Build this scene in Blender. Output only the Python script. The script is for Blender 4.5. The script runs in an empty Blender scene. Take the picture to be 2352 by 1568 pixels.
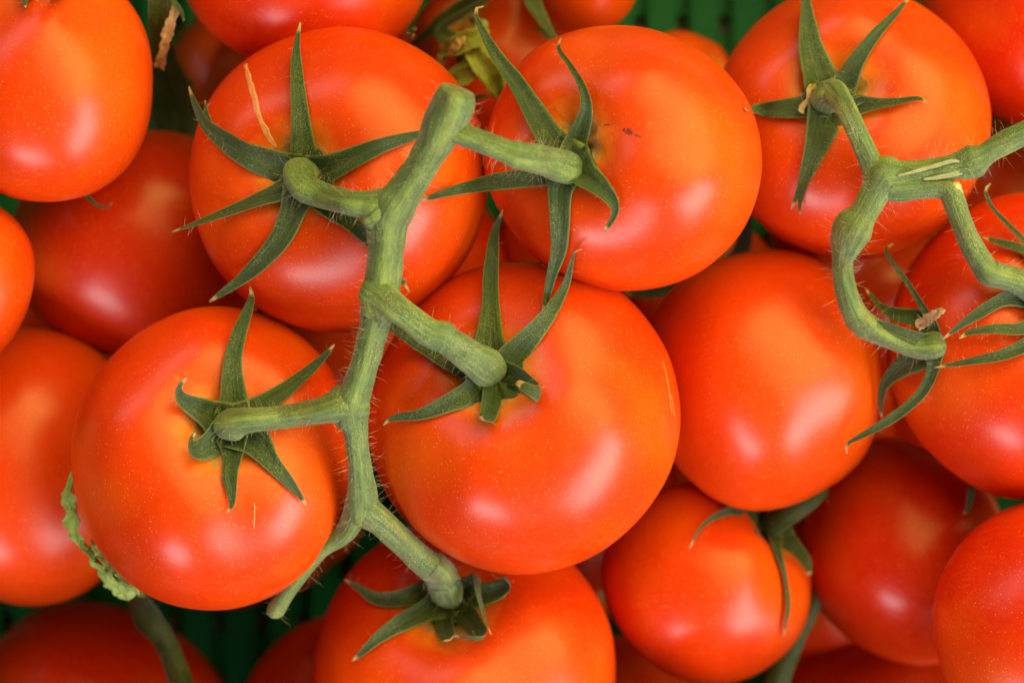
import bpy, math, random
from mathutils import Vector, Matrix, noise
from mathutils.bvhtree import BVHTree

random.seed(7)
R = math.radians
scene = bpy.context.scene
COL = scene.collection

# ------------------------------------------------------------------ camera
ZREF, DIST, S0 = 0.10, 0.60, 0.0001045     # reference plane, camera height above it, metres per trace unit there
ZC = ZREF + DIST
CAM = Vector((0, 0, ZC))
cam = bpy.data.cameras.new('camera')
cam_o = bpy.data.objects.new('camera', cam)
COL.objects.link(cam_o)
cam_o.location = CAM
cam.sensor_width = 36.0
cam.lens = 18.0 * DIST / (1176 * S0)
cam.clip_start, cam.clip_end = 0.02, 50
cam.dof.use_dof = True
cam.dof.focus_distance = ZC - 0.124
cam.dof.aperture_fstop = 8.0
scene.camera = cam_o

# ------------------------------------------------------------------ light: shade under a market awning, open at its sides
world = bpy.data.worlds.new('World')
scene.world = world
world.use_nodes = True
bg = world.node_tree.nodes['Background']
bg.inputs['Color'].default_value = (1.0, 0.95, 0.88, 1)
bg.inputs['Strength'].default_value = 0.02

def area(name, az, el, dist, sx, sy, radiance, col, roll=0):
    d = bpy.data.lights.new(name, 'AREA')
    d.shape = 'RECTANGLE'
    d.size, d.size_y = sx, sy
    d.energy = radiance * math.pi * sx * sy
    d.color = col
    o = bpy.data.objects.new(name, d)
    COL.objects.link(o)
    v = Vector((math.cos(R(el)) * math.cos(R(az)), math.cos(R(el)) * math.sin(R(az)), math.sin(R(el))))
    o.location = Vector((0, 0, 0.11)) + v * dist
    o.rotation_euler = ((-v).to_track_quat('-Z', 'Y').to_matrix() @ Matrix.Rotation(R(roll), 3, 'Z')).to_euler()
    return o
area('awning_light', 48, 40, 1.5, 1.90, 0.95, 3.4, (1.0, 0.80, 0.18))
area('awning_light_wide', 44, 54, 1.6, 2.30, 1.70, 4.0, (1.0, 0.80, 0.20))
area('opening_light_right', -36, 30, 1.2, 0.98, 0.52, 13.5, (1.0, 0.96, 0.95))
area('opening_light_front', -112, 27, 1.2, 0.50, 0.25, 20.0, (1.0, 0.95, 0.97))
area('opening_light_back', 128, 30, 1.2, 0.95, 0.34, 3.4, (1.0, 0.95, 0.95))

scene.render.engine = 'CYCLES'
scene.cycles.use_denoising = True
scene.cycles.max_bounces = 10
vs = scene.view_settings
vs.view_transform = 'Standard'
vs.look = 'None'
vs.exposure = -0.30
vs.gamma = 1.0
vs.use_curve_mapping = False

# ------------------------------------------------------------------ helpers
def kz(z):
    return S0 * (ZC - z) / DIST

def P(x, y, z):
    k = kz(z)
    return Vector(((x - 1176) * k, -(y - 784) * k, z))

def to_px(v):
    k = kz(v.z)
    return (v.x / k + 1176, -v.y / k + 784)

def link(o):
    COL.objects.link(o)
    return o

def thing(name, loc, label, cat, group=None):
    o = link(bpy.data.objects.new(name, None))
    o.location = loc
    o.empty_display_size = 0.01
    o['label'] = label
    o['category'] = cat
    if group:
        o['group'] = group
    return o

WORLD_LOC = {}
def part(name, verts, faces, mat, parent, attrs=None, smooth=True, label=None, kind=None):
    """one mesh object; verts are world positions"""
    base = WORLD_LOC.get(parent.name, parent.location.copy()) if parent else Vector((0, 0, 0))
    me = bpy.data.meshes.new(name)
    me.from_pydata([tuple(v - base) for v in verts], [], faces)
    me.materials.append(mat)
    if smooth:
        me.polygons.foreach_set('use_smooth', [True] * len(me.polygons))
    for n, vals in (attrs or {}).items():
        a = me.attributes.new(n, 'FLOAT', 'POINT')
        a.data.foreach_set('value', vals)
    me.update()
    o = link(bpy.data.objects.new(name, me))
    if parent:
        o.parent = parent
    WORLD_LOC[o.name] = base
    if label:
        o['label'] = label
    if kind:
        o['kind'] = kind
    return o

def catmull(pts, n):
    """resample tuples of floats with a centripetal-free Catmull-Rom, n samples evenly in chord length"""
    dim = len(pts[0])
    ext = [tuple(2 * pts[0][i] - pts[1][i] for i in range(dim))] + list(pts) + [tuple(2 * pts[-1][i] - pts[-2][i] for i in range(dim))]
    dense = []
    for s in range(len(pts) - 1):
        p0, p1, p2, p3 = ext[s:s + 4]
        for j in range(16):
            t = j / 16
            dense.append(tuple(0.5 * (2 * p1[i] + (p2[i] - p0[i]) * t + (2 * p0[i] - 5 * p1[i] + 4 * p2[i] - p3[i]) * t * t
                                      + (3 * p1[i] - p0[i] - 3 * p2[i] + p3[i]) * t ** 3) for i in range(dim)))
    dense.append(tuple(pts[-1]))
    acc = [0]
    for a, b in zip(dense, dense[1:]):
        acc.append(acc[-1] + math.dist(a[:3], b[:3]))
    out, j = [], 0
    for i in range(n):
        d = acc[-1] * i / (n - 1)
        while j < len(acc) - 2 and acc[j + 1] < d:
            j += 1
        f = (d - acc[j]) / max(acc[j + 1] - acc[j], 1e-12)
        f = min(max(f, 0), 1)
        out.append(tuple(dense[j][q] * (1 - f) + dense[j + 1][q] * f for q in range(dim)))
    return out

def frames(pts, n0):
    """tangent, cross, normal by parallel transport"""
    out = []
    n = n0.copy()
    for i, p in enumerate(pts):
        a, b = pts[max(i - 1, 0)], pts[min(i + 1, len(pts) - 1)]
        t = (b - a)
        t = t.normalized() if t.length > 1e-9 else Vector((1, 0, 0))
        n = n - t * n.dot(t)
        if n.length < 1e-6:
            n = t.orthogonal()
        n.normalize()
        out.append((t, t.cross(n).normalized(), n.copy()))
    return out

# ------------------------------------------------------------------ materials
def nodes_of(name):
    m = bpy.data.materials.new(name)
    m.use_nodes = True
    nt = m.node_tree
    return m, nt, nt.nodes['Principled BSDF']

def N(nt, typ, **kw):
    n = nt.nodes.new(typ)
    for k, v in kw.items():
        if k.startswith('i_'):
            n.inputs[k[2:]].default_value = v
        else:
            setattr(n, k, v)
    return n

def ramp(nt, src, p0, p1, c0=(0, 0, 0, 1), c1=(1, 1, 1, 1)):
    r = N(nt, 'ShaderNodeValToRGB')
    e = r.color_ramp.elements
    e[0].position, e[1].position = p0, p1
    e[0].color, e[1].color = c0, c1
    nt.links.new(src, r.inputs[0])
    return r.outputs[0]

def mix(nt, fac, a, b, mode='MIX'):
    m = N(nt, 'ShaderNodeMix', data_type='RGBA', blend_type=mode)
    for sock, v in ((m.inputs[0], fac), (m.inputs[6], a), (m.inputs[7], b)):
        if isinstance(v, (int, float)):
            sock.default_value = v
        elif isinstance(v, tuple):
            sock.default_value = v if len(v) == 4 else v + (1,)
        else:
            nt.links.new(v, sock)
    return m.outputs[2]

def mth(nt, op, a, b=0.0):
    m = N(nt, 'ShaderNodeMath', operation=op)
    for s, v in ((m.inputs[0], a), (m.inputs[1], b)):
        if isinstance(v, (int, float)):
            s.default_value = v
        else:
            nt.links.new(v, s)
    return m.outputs[0]

def noise_tex(nt, co, scale, detail=3, rough=0.5):
    n = N(nt, 'ShaderNodeTexNoise')
    n.inputs['Scale'].default_value = scale
    n.inputs['Detail'].default_value = detail
    n.inputs['Roughness'].default_value = rough
    nt.links.new(co, n.inputs['Vector'])
    return n.outputs['Fac']

def specks(nt, co, scale, size, keep):
    """sparse round dots, 0..1"""
    v = N(nt, 'ShaderNodeTexVoronoi')
    v.inputs['Scale'].default_value = scale
    nt.links.new(co, v.inputs['Vector'])
    d = ramp(nt, v.outputs['Distance'], size * 0.55, size, (1, 1, 1, 1), (0, 0, 0, 1))
    sep = N(nt, 'ShaderNodeSeparateColor')
    nt.links.new(v.outputs['Color'], sep.inputs[0])
    k = mth(nt, 'LESS_THAN', sep.outputs[0], keep)
    return mth(nt, 'MULTIPLY', mth(nt, 'MULTIPLY', d, k), sep.outputs[1])

def attr(nt, name):
    a = N(nt, 'ShaderNodeAttribute', attribute_name=name)
    return a.outputs['Fac']

def tomato_material():
    m, nt, b = nodes_of('tomato_skin')
    L = nt.links.new
    co = N(nt, 'ShaderNodeTexCoord').outputs['Object']
    ripe = attr(nt, 'ripe')
    sd = attr(nt, 'stem_distance')
    big = noise_tex(nt, co, 24, 2)
    fine = noise_tex(nt, co, 420, 3, 0.6)
    base = mix(nt, ripe, (0.60, 0.019, 0.0006), (0.75, 0.090, 0.002))
    base = mix(nt, mth(nt, 'MULTIPLY', ramp(nt, big, 0.42, 0.66), 0.50), base, (0.80, 0.165, 0.003))
    sh = mth(nt, 'MULTIPLY', ramp(nt, sd, 0.15, 0.85, (1, 1, 1, 1), (0, 0, 0, 1)), 0.30)
    base = mix(nt, sh, base, (0.78, 0.110, 0.003))
    mott = mth(nt, 'MULTIPLY', ramp(nt, fine, 0.42, 0.68), 0.13)
    base = mix(nt, mott, base, (0.80, 0.11, 0.006))
    # yellow fibres and corky brown tissue round the stem end
    nn = noise_tex(nt, co, 260, 4, 0.6)
    sdn = mth(nt, 'ADD', sd, mth(nt, 'MULTIPLY', mth(nt, 'SUBTRACT', nn, 0.5), 0.20))
    halo = ramp(nt, sdn, 0.20, 0.34, (1, 1, 1, 1), (0, 0, 0, 1))
    base = mix(nt, mth(nt, 'MULTIPLY', halo, 0.65), base, (0.80, 0.24, 0.02))
    cork = ramp(nt, sdn, 0.160, 0.185, (1, 1, 1, 1), (0, 0, 0, 1))
    corkc = mix(nt, noise_tex(nt, co, 900, 3), (0.34, 0.13, 0.04), (0.62, 0.34, 0.13))
    base = mix(nt, cork, base, corkc)
    # golden glandular dots and dust
    d1 = specks(nt, co, 1300, 0.22, 0.8)
    d2 = specks(nt, co, 300, 0.055, 0.25)
    dots = mth(nt, 'MAXIMUM', mth(nt, 'MULTIPLY', d1, 0.62), mth(nt, 'MULTIPLY', d2, 0.8))
    base = mix(nt, dots, base, (0.88, 0.42, 0.13))
    pores = specks(nt, co, 420, 0.09, 0.22)
    base = mix(nt, mth(nt, 'MULTIPLY', pores, 0.6), base, (0.30, 0.012, 0.004))
    L(base, b.inputs['Base Color'])
    rr = mth(nt, 'ADD', 0.27, mth(nt, 'MULTIPLY', noise_tex(nt, co, 60, 3), 0.10))
    rr = mth(nt, 'ADD', rr, mth(nt, 'MULTIPLY', cork, 0.4))
    L(rr, b.inputs['Roughness'])
    b.inputs['IOR'].default_value = 1.44
    b.inputs['Subsurface Weight'].default_value = 0.30
    b.inputs['Subsurface Radius'].default_value = (1.0, 0.28, 0.10)
    b.inputs['Subsurface Scale'].default_value = 0.004
    hgt = mth(nt, 'ADD', mth(nt, 'MULTIPLY', noise_tex(nt, co, 1900, 2), 0.42), mth(nt, 'MULTIPLY', dots, 0.5))
    hgt = mth(nt, 'ADD', hgt, mth(nt, 'MULTIPLY', mth(nt, 'MULTIPLY', cork, nn), 4.0))
    hgt = mth(nt, 'ADD', hgt, mth(nt, 'MULTIPLY', noise_tex(nt, co, 160, 2), 0.5))
    bp = N(nt, 'ShaderNodeBump')
    bp.inputs['Strength'].default_value = 0.45
    bp.inputs['Distance'].default_value = 0.00012
    L(hgt, bp.inputs['Height'])
    L(bp.outputs[0], b.inputs['Normal'])
    return m

def green_material(name, c0, c1, speck_c, rib, tip=True, streak=None):
    m, nt, b = nodes_of(name)
    L = nt.links.new
    co = N(nt, 'ShaderNodeTexCoord').outputs['Object']
    n1 = noise_tex(nt, co, 170, 4, 0.6)
    n2 = noise_tex(nt, co, 900, 3, 0.6)
    base = mix(nt, ramp(nt, n1, 0.35, 0.65), c0, c1)
    base = mix(nt, mth(nt, 'MULTIPLY', ramp(nt, n2, 0.4, 0.7), 0.35), base, tuple(v * 0.55 for v in c0))
    if streak:
        a = attr(nt, 'across')
        st = ramp(nt, mth(nt, 'ADD', a, mth(nt, 'MULTIPLY', mth(nt, 'SUBTRACT', n1, 0.5), 0.5)), 0.62, 1.05)
        st = mth(nt, 'MULTIPLY', st, ramp(nt, noise_tex(nt, co, 55, 3, 0.6), 0.38, 0.62))
        base = mix(nt, mth(nt, 'MULTIPLY', st, 0.75), base, streak)
        bl = ramp(nt, noise_tex(nt, co, 120, 5, 0.75), 0.52, 0.66)
        base = mix(nt, mth(nt, 'MULTIPLY', bl, 0.55), base, (0.13, 0.085, 0.035))
    cx = N(nt, 'ShaderNodeCombineXYZ')
    for i_, nm_ in enumerate(('fibre_x', 'fibre_y', 'fibre_z')):
        L(attr(nt, nm_), cx.inputs[i_])
    fib = noise_tex(nt, cx.outputs[0], 1.0, 4, 0.65)
    base = mix(nt, mth(nt, 'MULTIPLY', ramp(nt, fib, 0.36, 0.50, (1, 1, 1, 1), (0, 0, 0, 1)), 0.50), base, tuple(v * 0.5 for v in c0))
    base = mix(nt, mth(nt, 'MULTIPLY', ramp(nt, fib, 0.52, 0.68), 0.40), base, tuple(min(1, v * 1.6) for v in c1))
    patch = ramp(nt, noise_tex(nt, co, 150, 3), 0.42, 0.60)
    dots = specks(nt, co, 3600, 0.52, 0.85)
    base = mix(nt, mth(nt, 'MULTIPLY', mth(nt, 'MULTIPLY', dots, mth(nt, 'ADD', mth(nt, 'MULTIPLY', patch, 0.75), 0.25)), rib), base, speck_c)
    if tip:
        u = attr(nt, 'along')
        un = mth(nt, 'ADD', u, mth(nt, 'MULTIPLY', mth(nt, 'SUBTRACT', n1, 0.5), 0.06))
        base = mix(nt, ramp(nt, un, 0.925, 0.955), base, (0.50, 0.33, 0.15))
        e = attr(nt, 'edge')
        base = mix(nt, mth(nt, 'MULTIPLY', ramp(nt, e, 0.80, 1.0), 0.45), base, (0.27, 0.30, 0.09))
    L(base, b.inputs['Base Color'])
    b.inputs['Roughness'].default_value = 0.58
    b.inputs['Specular IOR Level'].default_value = 0.35
    b.inputs['Subsurface Weight'].default_value = 0.12
    b.inputs['Subsurface Radius'].default_value = (0.5, 1.0, 0.2)
    b.inputs['Subsurface Scale'].default_value = 0.0008
    b.inputs['Sheen Weight'].default_value = 0.18
    b.inputs['Sheen Roughness'].default_value = 0.4
    bp = N(nt, 'ShaderNodeBump')
    bp.inputs['Strength'].default_value = 0.7
    bp.inputs['Distance'].default_value = 0.00025
    L(mth(nt, 'ADD', mth(nt, 'ADD', n2, mth(nt, 'MULTIPLY', n1, 1.5)), mth(nt, 'MULTIPLY', fib, 2.5)), bp.inputs['Height'])
    L(bp.outputs[0], b.inputs['Normal'])
    return m

def plain_material(name, c0, c1, scale, rough, bump=0.0002, sss=0.0, spec=0.5):
    m, nt, b = nodes_of(name)
    L = nt.links.new
    co = N(nt, 'ShaderNodeTexCoord').outputs['Object']
    n1 = noise_tex(nt, co, scale, 4, 0.6)
    L(mix(nt, ramp(nt, n1, 0.3, 0.7), c0, c1), b.inputs['Base Color'])
    b.inputs['Roughness'].default_value = rough
    b.inputs['Specular IOR Level'].default_value = spec
    b.inputs['Subsurface Weight'].default_value = sss
    b.inputs['Subsurface Scale'].default_value = 0.001
    bp = N(nt, 'ShaderNodeBump')
    bp.inputs['Strength'].default_value = 0.6
    bp.inputs['Distance'].default_value = bump
    L(noise_tex(nt, co, scale * 4, 3), bp.inputs['Height'])
    L(bp.outputs[0], b.inputs['Normal'])
    return m

M_FRUIT = tomato_material()
M_SEPAL = green_material('sepal_green', (0.026, 0.056, 0.016), (0.046, 0.080, 0.030), (0.24, 0.25, 0.08), 0.8)
M_STEM = green_material('stem_green', (0.076, 0.140, 0.048), (0.128, 0.198, 0.074), (0.42, 0.43, 0.17), 0.9, tip=False, streak=(0.22, 0.30, 0.05))
M_HAIR = plain_material('plant_hair', (0.55, 0.50, 0.32), (0.70, 0.62, 0.42), 50, 0.4)
M_DRY = plain_material('dry_tissue', (0.30, 0.17, 0.085), (0.58, 0.40, 0.24), 420, 0.8, 0.0005)
M_CRACK = plain_material('healed_crack', (0.66, 0.22, 0.10), (0.80, 0.34, 0.17), 900, 0.7, 0.0004)
M_WITHER = plain_material('withered_leaf', (0.16, 0.235, 0.045), (0.31, 0.43, 0.10), 300, 0.75, 0.0006)
M_PALE = plain_material('pale_pith', (0.22, 0.25, 0.12), (0.36, 0.37, 0.22), 500, 0.7, 0.0003)
M_YEL = plain_material('torn_pith', (0.34, 0.36, 0.12), (0.48, 0.48, 0.22), 500, 0.7, 0.0004)
M_DARK = plain_material('dark_blemish', (0.10, 0.010, 0.004), (0.30, 0.030, 0.008), 900, 0.6)
M_SCRATCH = plain_material('pale_scratch', (0.80, 0.34, 0.10), (0.85, 0.50, 0.20), 900, 0.6)
M_CRATE = plain_material('crate_plastic', (0.004, 0.19, 0.085), (0.008, 0.25, 0.115), 40, 0.5, spec=0.25)
M_TABLE = plain_material('table_cover', (0.30, 0.30, 0.29), (0.42, 0.42, 0.40), 60, 0.7)
M_GRASSY = green_material('young_green', (0.17, 0.21, 0.035), (0.26, 0.28, 0.06), (0.5, 0.5, 0.2), 0.5, tip=False)

# ------------------------------------------------------------------ setting: the table under the crate
tb = part('table_top', [Vector(v) for v in ((-3, -3, -0.067), (3, -3, -0.067), (3, 3, -0.067), (-3, 3, -0.067))], [(0, 1, 2, 3)], M_TABLE, None, smooth=False)
tb['kind'] = 'structure'

# ------------------------------------------------------------------ crate
def box_mesh(name, sx, sy, sz, bev, mat):
    import bmesh
    bm = bmesh.new()
    bmesh.ops.create_cube(bm, size=1)
    bmesh.ops.scale(bm, vec=(sx, sy, sz), verts=bm.verts)
    bmesh.ops.bevel(bm, geom=bm.edges[:], offset=bev, segments=2, affect='EDGES')
    me = bpy.data.meshes.new(name)
    bm.to_mesh(me)
    bm.free()
    me.materials.append(mat)
    return me

CX0, CX1, CY0, CY1 = -0.190, 0.190, -0.155, 0.155
FZ = -0.055      # crate floor height
crate = thing('crate', ((CX0 + CX1) / 2, (CY0 + CY1) / 2, FZ - 0.010), 'green slatted plastic crate whose floor shows beneath the tomatoes', 'crate')
def crate_part(name, me, loc):
    o = link(bpy.data.objects.new(name, me))
    o.parent = crate
    o.location = Vector(loc) - crate.location
    return o
pitch = 97 * kz(FZ)
slat_me = box_mesh('floor_slat', pitch * 0.70, CY1 - CY0 - 0.006, 0.004, 0.0008, M_CRATE)
x = P(1617, 0, FZ).x
while x - pitch > CX0 + 0.006:
    x -= pitch
while x < CX1 - 0.006:
    crate_part('floor_slat', slat_me, (x, (CY0 + CY1) / 2, FZ - 0.002))
    x += pitch
rib_me = box_mesh('floor_rib', CX1 - CX0 - 0.008, 0.0115, 0.005, 0.0006, M_CRATE)
y = CY0 + 0.012
while y < CY1 - 0.006:
    crate_part('floor_rib', rib_me, (0, y, FZ - 0.0068))
    y += 0.0165
for (sx, sy, lx, ly) in ((CX1 - CX0, 0.004, 0, CY0), (CX1 - CX0, 0.004, 0, CY1), (0.004, CY1 - CY0 - 0.01, CX0, 0), (0.004, CY1 - CY0 - 0.01, CX1, 0)):
    ly2 = ly if sx > sy else (CY0 + CY1) / 2
    wl = box_mesh('wall_rail', sx, sy, 0.012, 0.001, M_CRATE)
    for zz in (FZ + 0.003, 0.080):
        crate_part('wall_rail', wl, (lx, ly2, zz))
    along = sx > sy
    wp = box_mesh('wall_light_block', sx - 0.003 if along else 0.0015, 0.0015 if along else sy - 0.003, 0.080 - FZ - 0.0145, 0.0004, M_CRATE)  # solid panel added behind the slats to stop light leaking through
    o_ = 0.0024 if (lx > 0 or ly > 0) else -0.0024
    crate_part('wall_light_block', wp, (lx if along else lx + o_, ly2 + o_ if along else ly2, (FZ + 0.083) / 2))
    length = sx if along else sy
    ws = box_mesh('wall_slat', 0.012 if along else 0.003, 0.003 if along else 0.012, 0.080 - FZ - 0.0155, 0.0006, M_CRATE)
    n = int(length / 0.018)
    for i in range(n):
        t = -length / 2 + (i + 0.5) * length / n
        crate_part('wall_slat', ws, (t if along else lx, ly2 if along else ly2 + t, (FZ + 0.083) / 2))

# ------------------------------------------------------------------ tomatoes
FR = {}          # key -> dict(thing, tree ...)
ALLV, ALLF = [], []

def tomato(key, cx, cy, rx, ry, z, label, rot=0, calyx=None, axis=None, c=0.82, dimple=0.16, lobes=5, lobe=0.02, ripe=0.2, seed=0, sq=0.93, group='tomatoes in the crate'):
    """(cx,cy,rx,ry): outline as traced, z: height of its equator; calyx: traced place of the stem end, or axis: direction of the stem end"""
    rnd = random.Random(seed * 31 + 5)
    if calyx:
        h = 0.74
        ax = Vector(((calyx[0] - cx) / (rx * h), -(calyx[1] - cy) / (ry * h), 0))
        l2 = min(ax.length, 0.95)
        ax = ax.normalized() * l2 if ax.length > 0 else ax
        ax.z = math.sqrt(max(1 - l2 * l2, 0.05))
    else:
        ax = Vector(axis)
    ax.normalize()
    q = Vector((0, 0, 1)).rotation_difference(ax).to_matrix()
    nu, nv = 112, 72
    loc, sdist = [], []
    ph0 = rnd.uniform(0, 6.28)
    off = Vector((rnd.uniform(-9, 9), rnd.uniform(-9, 9), rnd.uniform(-9, 9)))
    def shape(th, ph):
        s, co = math.sin(th), math.cos(th)
        rr = abs(s) ** sq
        zz = math.copysign(abs(co) ** (sq * 0.98), co) * c
        lob = math.cos(lobes * ph + ph0) * math.exp(-((th - 0.75) / 0.55) ** 2) * lobe
        lob += math.cos(2 * ph + ph0 * 1.7) * 0.010 * math.sin(th) ** 2
        rr *= 1 + lob
        zz *= 1 + lob * 1.3
        d = math.exp(-(th / 0.34) ** 2) * dimple + math.exp(-(th / 0.13) ** 2) * dimple * 0.35
        d *= 1 + 0.12 * math.cos(lobes * ph + ph0)
        zz -= d
        if co < 0:
            zz += math.exp(-((math.pi - th) / 0.40) ** 2) * 0.02
        p = Vector((rr * math.cos(ph), rr * math.sin(ph), zz))
        p *= 1 + 0.022 * noise.noise(p * 1.3 + off) + 0.006 * noise.noise(p * 3.1 + off)
        return p
    loc.append(shape(0, 0)); sdist.append(0)
    for i in range(1, nv):
        th = math.pi * (i / nv) ** 1.15
        for j in range(nu):
            loc.append(shape(th, 2 * math.pi * j / nu)); sdist.append(th)
    loc.append(shape(math.pi, 0)); sdist.append(math.pi)
    faces = []
    for j in range(nu):
        faces.append((0, 1 + j, 1 + (j + 1) % nu))
    for i in range(nv - 2):
        a, b2 = 1 + i * nu, 1 + (i + 1) * nu
        for j in range(nu):
            faces.append((a + j, b2 + j, b2 + (j + 1) % nu, a + (j + 1) % nu))
    last = len(loc) - 1
    a = 1 + (nv - 2) * nu
    for j in range(nu):
        faces.append((a + j, last, a + (j + 1) % nu))
    cen = P(cx, cy, z)
    k = kz(z)
    loc = [q @ v for v in loc]
    cr, sr = math.cos(R(rot)), math.sin(R(rot))
    S = Vector((rx * k, ry * k, (rx + ry) / 2 * k))
    for it in range(3):       # make the traced outline fit
        wv = []
        for v in loc:
            u = Vector((v.x * S.x, v.y * S.y, v.z * S.z))
            wv.append(cen + Vector((u.x * cr - u.y * sr, u.x * sr + u.y * cr, u.z)))
        us, ws = [], []
        for v in wv[::3]:
            px, py = to_px(v)
            dx, dy = px - cx, -(py - cy)
            us.append(dx * cr + dy * sr); ws.append(-dx * sr + dy * cr)
        ex, ey = (max(us) - min(us)) / 2, (max(ws) - min(ws)) / 2
        S.x *= rx / ex; S.y *= ry / ey
        mx, my = (max(us) + min(us)) / 2, (max(ws) + min(ws)) / 2
        cen -= Vector((mx * cr - my * sr, mx * sr + my * cr, 0)) * k
    zmin = min(v.z for v in wv)
    t = thing('tomato', Vector((cen.x, cen.y, zmin)), label, 'tomato', group)
    part('fruit', wv, faces, M_FRUIT, t, {'stem_distance': sdist, 'ripe': [ripe] * len(wv)})
    o = len(ALLV)
    ALLV.extend(wv)
    ALLF.extend(tuple(i + o for i in f) for f in faces)
    FR[key] = dict(thing=t, cen=cen, tree=BVHTree.FromPolygons(wv, faces), ax=ax)
    return t

TOMS = [
 # key cx cy rx ry z label {...}
 ('T1', 779, 412, 344, 352, .097, 'large tomato with a healed tan crack above its calyx', dict(calyx=(700, 402), seed=1, ripe=.30, lobes=4, lobe=.018)),
 ('T2', 1432, 365, 319, 304, .110, 'tomato with a small dark blemish right of its calyx', dict(calyx=(1312, 385), seed=2, ripe=.35, rot=-20)),
 ('T3', 1203, 960, 360, 359, .101, 'largest round tomato in the middle, two broad highlights on it', dict(calyx=(1135, 858), seed=3, ripe=.30, lobes=5, lobe=.016)),
 ('T4', 492, 1052, 329, 349, .100, 'tomato above the withered leaf scrap, calyx with curled left sepals', dict(calyx=(530, 978), seed=4, ripe=.25)),
 ('T5', 1066, 1542, 348, 350, .069, 'tomato at the bottom edge tucked under the largest one', dict(calyx=(1030, 1378), seed=5, ripe=.25, lobe=.02)),
 ('T6', 1957, 278, 319, 318, .080, 'tomato at upper right with a five-pointed calyx and bent stalk', dict(calyx=(1905, 228), seed=6, ripe=.35)),
 ('T7', 1752, 869, 282, 302, .074, 'smooth orange tomato without a visible calyx, right of the largest one', dict(axis=(.75, .6, -.35), seed=7, ripe=.45, rot=-16, c=.88, sq=.84)),
 ('T8', 2388, 796, 352, 354, .084, 'tomato at the right edge under several thin long sepals', dict(calyx=(2412, 700), seed=8, ripe=.15)),
 ('T9', 1622, 1338, 241, 234, .056, 'smaller tomato below the orange one, with a dark side-facing calyx', dict(calyx=(1768, 1212), seed=9, ripe=.30, c=.92)),
 ('T10', 2078, 1266, 238, 268, 0.042, 'deep red tomato in shade between the lower right tomatoes', dict(axis=(.5, .8, -.2), seed=10, ripe=.05, c=.95, rot=12)),
 ('T11', 2450, 1452, 308, 312, .096, 'tomato cut off by the lower right corner', dict(axis=(.6, .2, .4), seed=11, ripe=.05)),
 ('T12', 2000, 1700, 270, 250, -0.004, 'dark tomato low at the bottom edge, left of the corner tomato', dict(axis=(.2, -.6, .4), seed=12, ripe=.0)),
 ('T13', 2400, 20, 285, 290, 0.055, 'tomato cut off by the upper right corner', dict(axis=(.4, .6, .4), seed=13, ripe=.05)),
 ('T14', 2330, 440, 190, 190, -0.018, 'dark tomato under the thick vine stem at the right edge', dict(axis=(.4, .6, .4), seed=14, ripe=.0)),
 ('T15', 1345, -75, 132, 155, .058, 'small orange tomato cut by the top edge beside the bare crate floor', dict(axis=(-.2, .7, .3), seed=15, ripe=.6, c=.95)),
 ('T16', 1130, 110, 190, 190, 0.030, 'red tomato behind the pale green scraps at the top', dict(axis=(-.3, .3, .5), seed=16, ripe=.1)),
 ('T17', 697, -105, 292, 262, .082, 'tomato cut by the top edge above the cracked one', dict(axis=(.1, .8, .4), seed=17, ripe=.12)),
 ('T18', 545, 195, 165, 190, -0.022, 'dark red tomato deep in the gap at upper left', dict(axis=(.2, .5, .6), seed=18, ripe=.0)),
 ('T19', 105, 194, 246, 270, .098, 'tomato filling the upper left corner, calyx at the top edge', dict(calyx=(105, -8), seed=19, ripe=.35)),
 ('T20', 332, 562, 312, 262, 0.046, 'shaded tomato behind the corner tomato and the cracked one', dict(axis=(-.2, .3, -.7), seed=20, ripe=.15, c=.9)),
 ('T21', -135, 655, 215, 215, .096, 'tomato of which only a rounded side shows at the left edge', dict(axis=(-.7, .3, .4), seed=21, ripe=.1)),
 ('T22', 70, 1072, 275, 320, .056, 'tomato at the left edge beside the withered leaf scrap', dict(axis=(-.4, .1, -.8), seed=22, ripe=.4, c=.9)),
 ('T23', 235, 1648, 305, 268, 0.006, 'dark tomato in the lower left corner behind a bent stem', dict(axis=(-.5, -.8, -.1), seed=23, ripe=.0)),
 ('T24', 770, 1612, 215, 205, 0.000, 'dark tomato at the bottom edge under the blunt stem end', dict(axis=(.3, -.4, .3), seed=24, ripe=.0)),
 ('T25', 1572, 195, 125, 125, 0.020, 'small orange tomato peeping out above the blemished one', dict(axis=(.7, .3, .5), seed=25, ripe=.5)),
 ('T26', 1640, 690, 185, 180, 0.012, 'tomato deep under dark sepals between three larger ones', dict(axis=(.1, .5, .6), seed=26, ripe=.2)),
 ('T27', 800, 850, 160, 165, 0.012, 'tomato deep in the gap left of the long vine stem', dict(axis=(.1, .5, -.6), seed=27, ripe=.2)),
 ('T28', 2010, 690, 175, 185, 0.000, 'deep red tomato under the loop of the thinner vine stem', dict(axis=(.5, -.3, .4), seed=28, ripe=.05)),
 ('T29', 1870, 1380, 150, 200, -0.004, 'dark tomato low between the two shaded lower right ones', dict(axis=(.1, .5, -.6), seed=29, ripe=.0)),
 ('T30', 1440, 1640, 170, 180, -0.004, 'dark tomato low at the bottom edge right of the tucked one', dict(axis=(.1, .5, -.6), seed=30, ripe=.0)),
]
BEYOND = ('below the lower left corner', 'below the blunt stem end', 'below the right side of the tucked tomato', 'below the dark lower right one', 'left of the leaf scrap',
          'left of the upper left corner tomato', 'above the pale stem scrap', 'above the dry husk', 'left of the lower left corner', 'right of the upper right stem')
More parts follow.
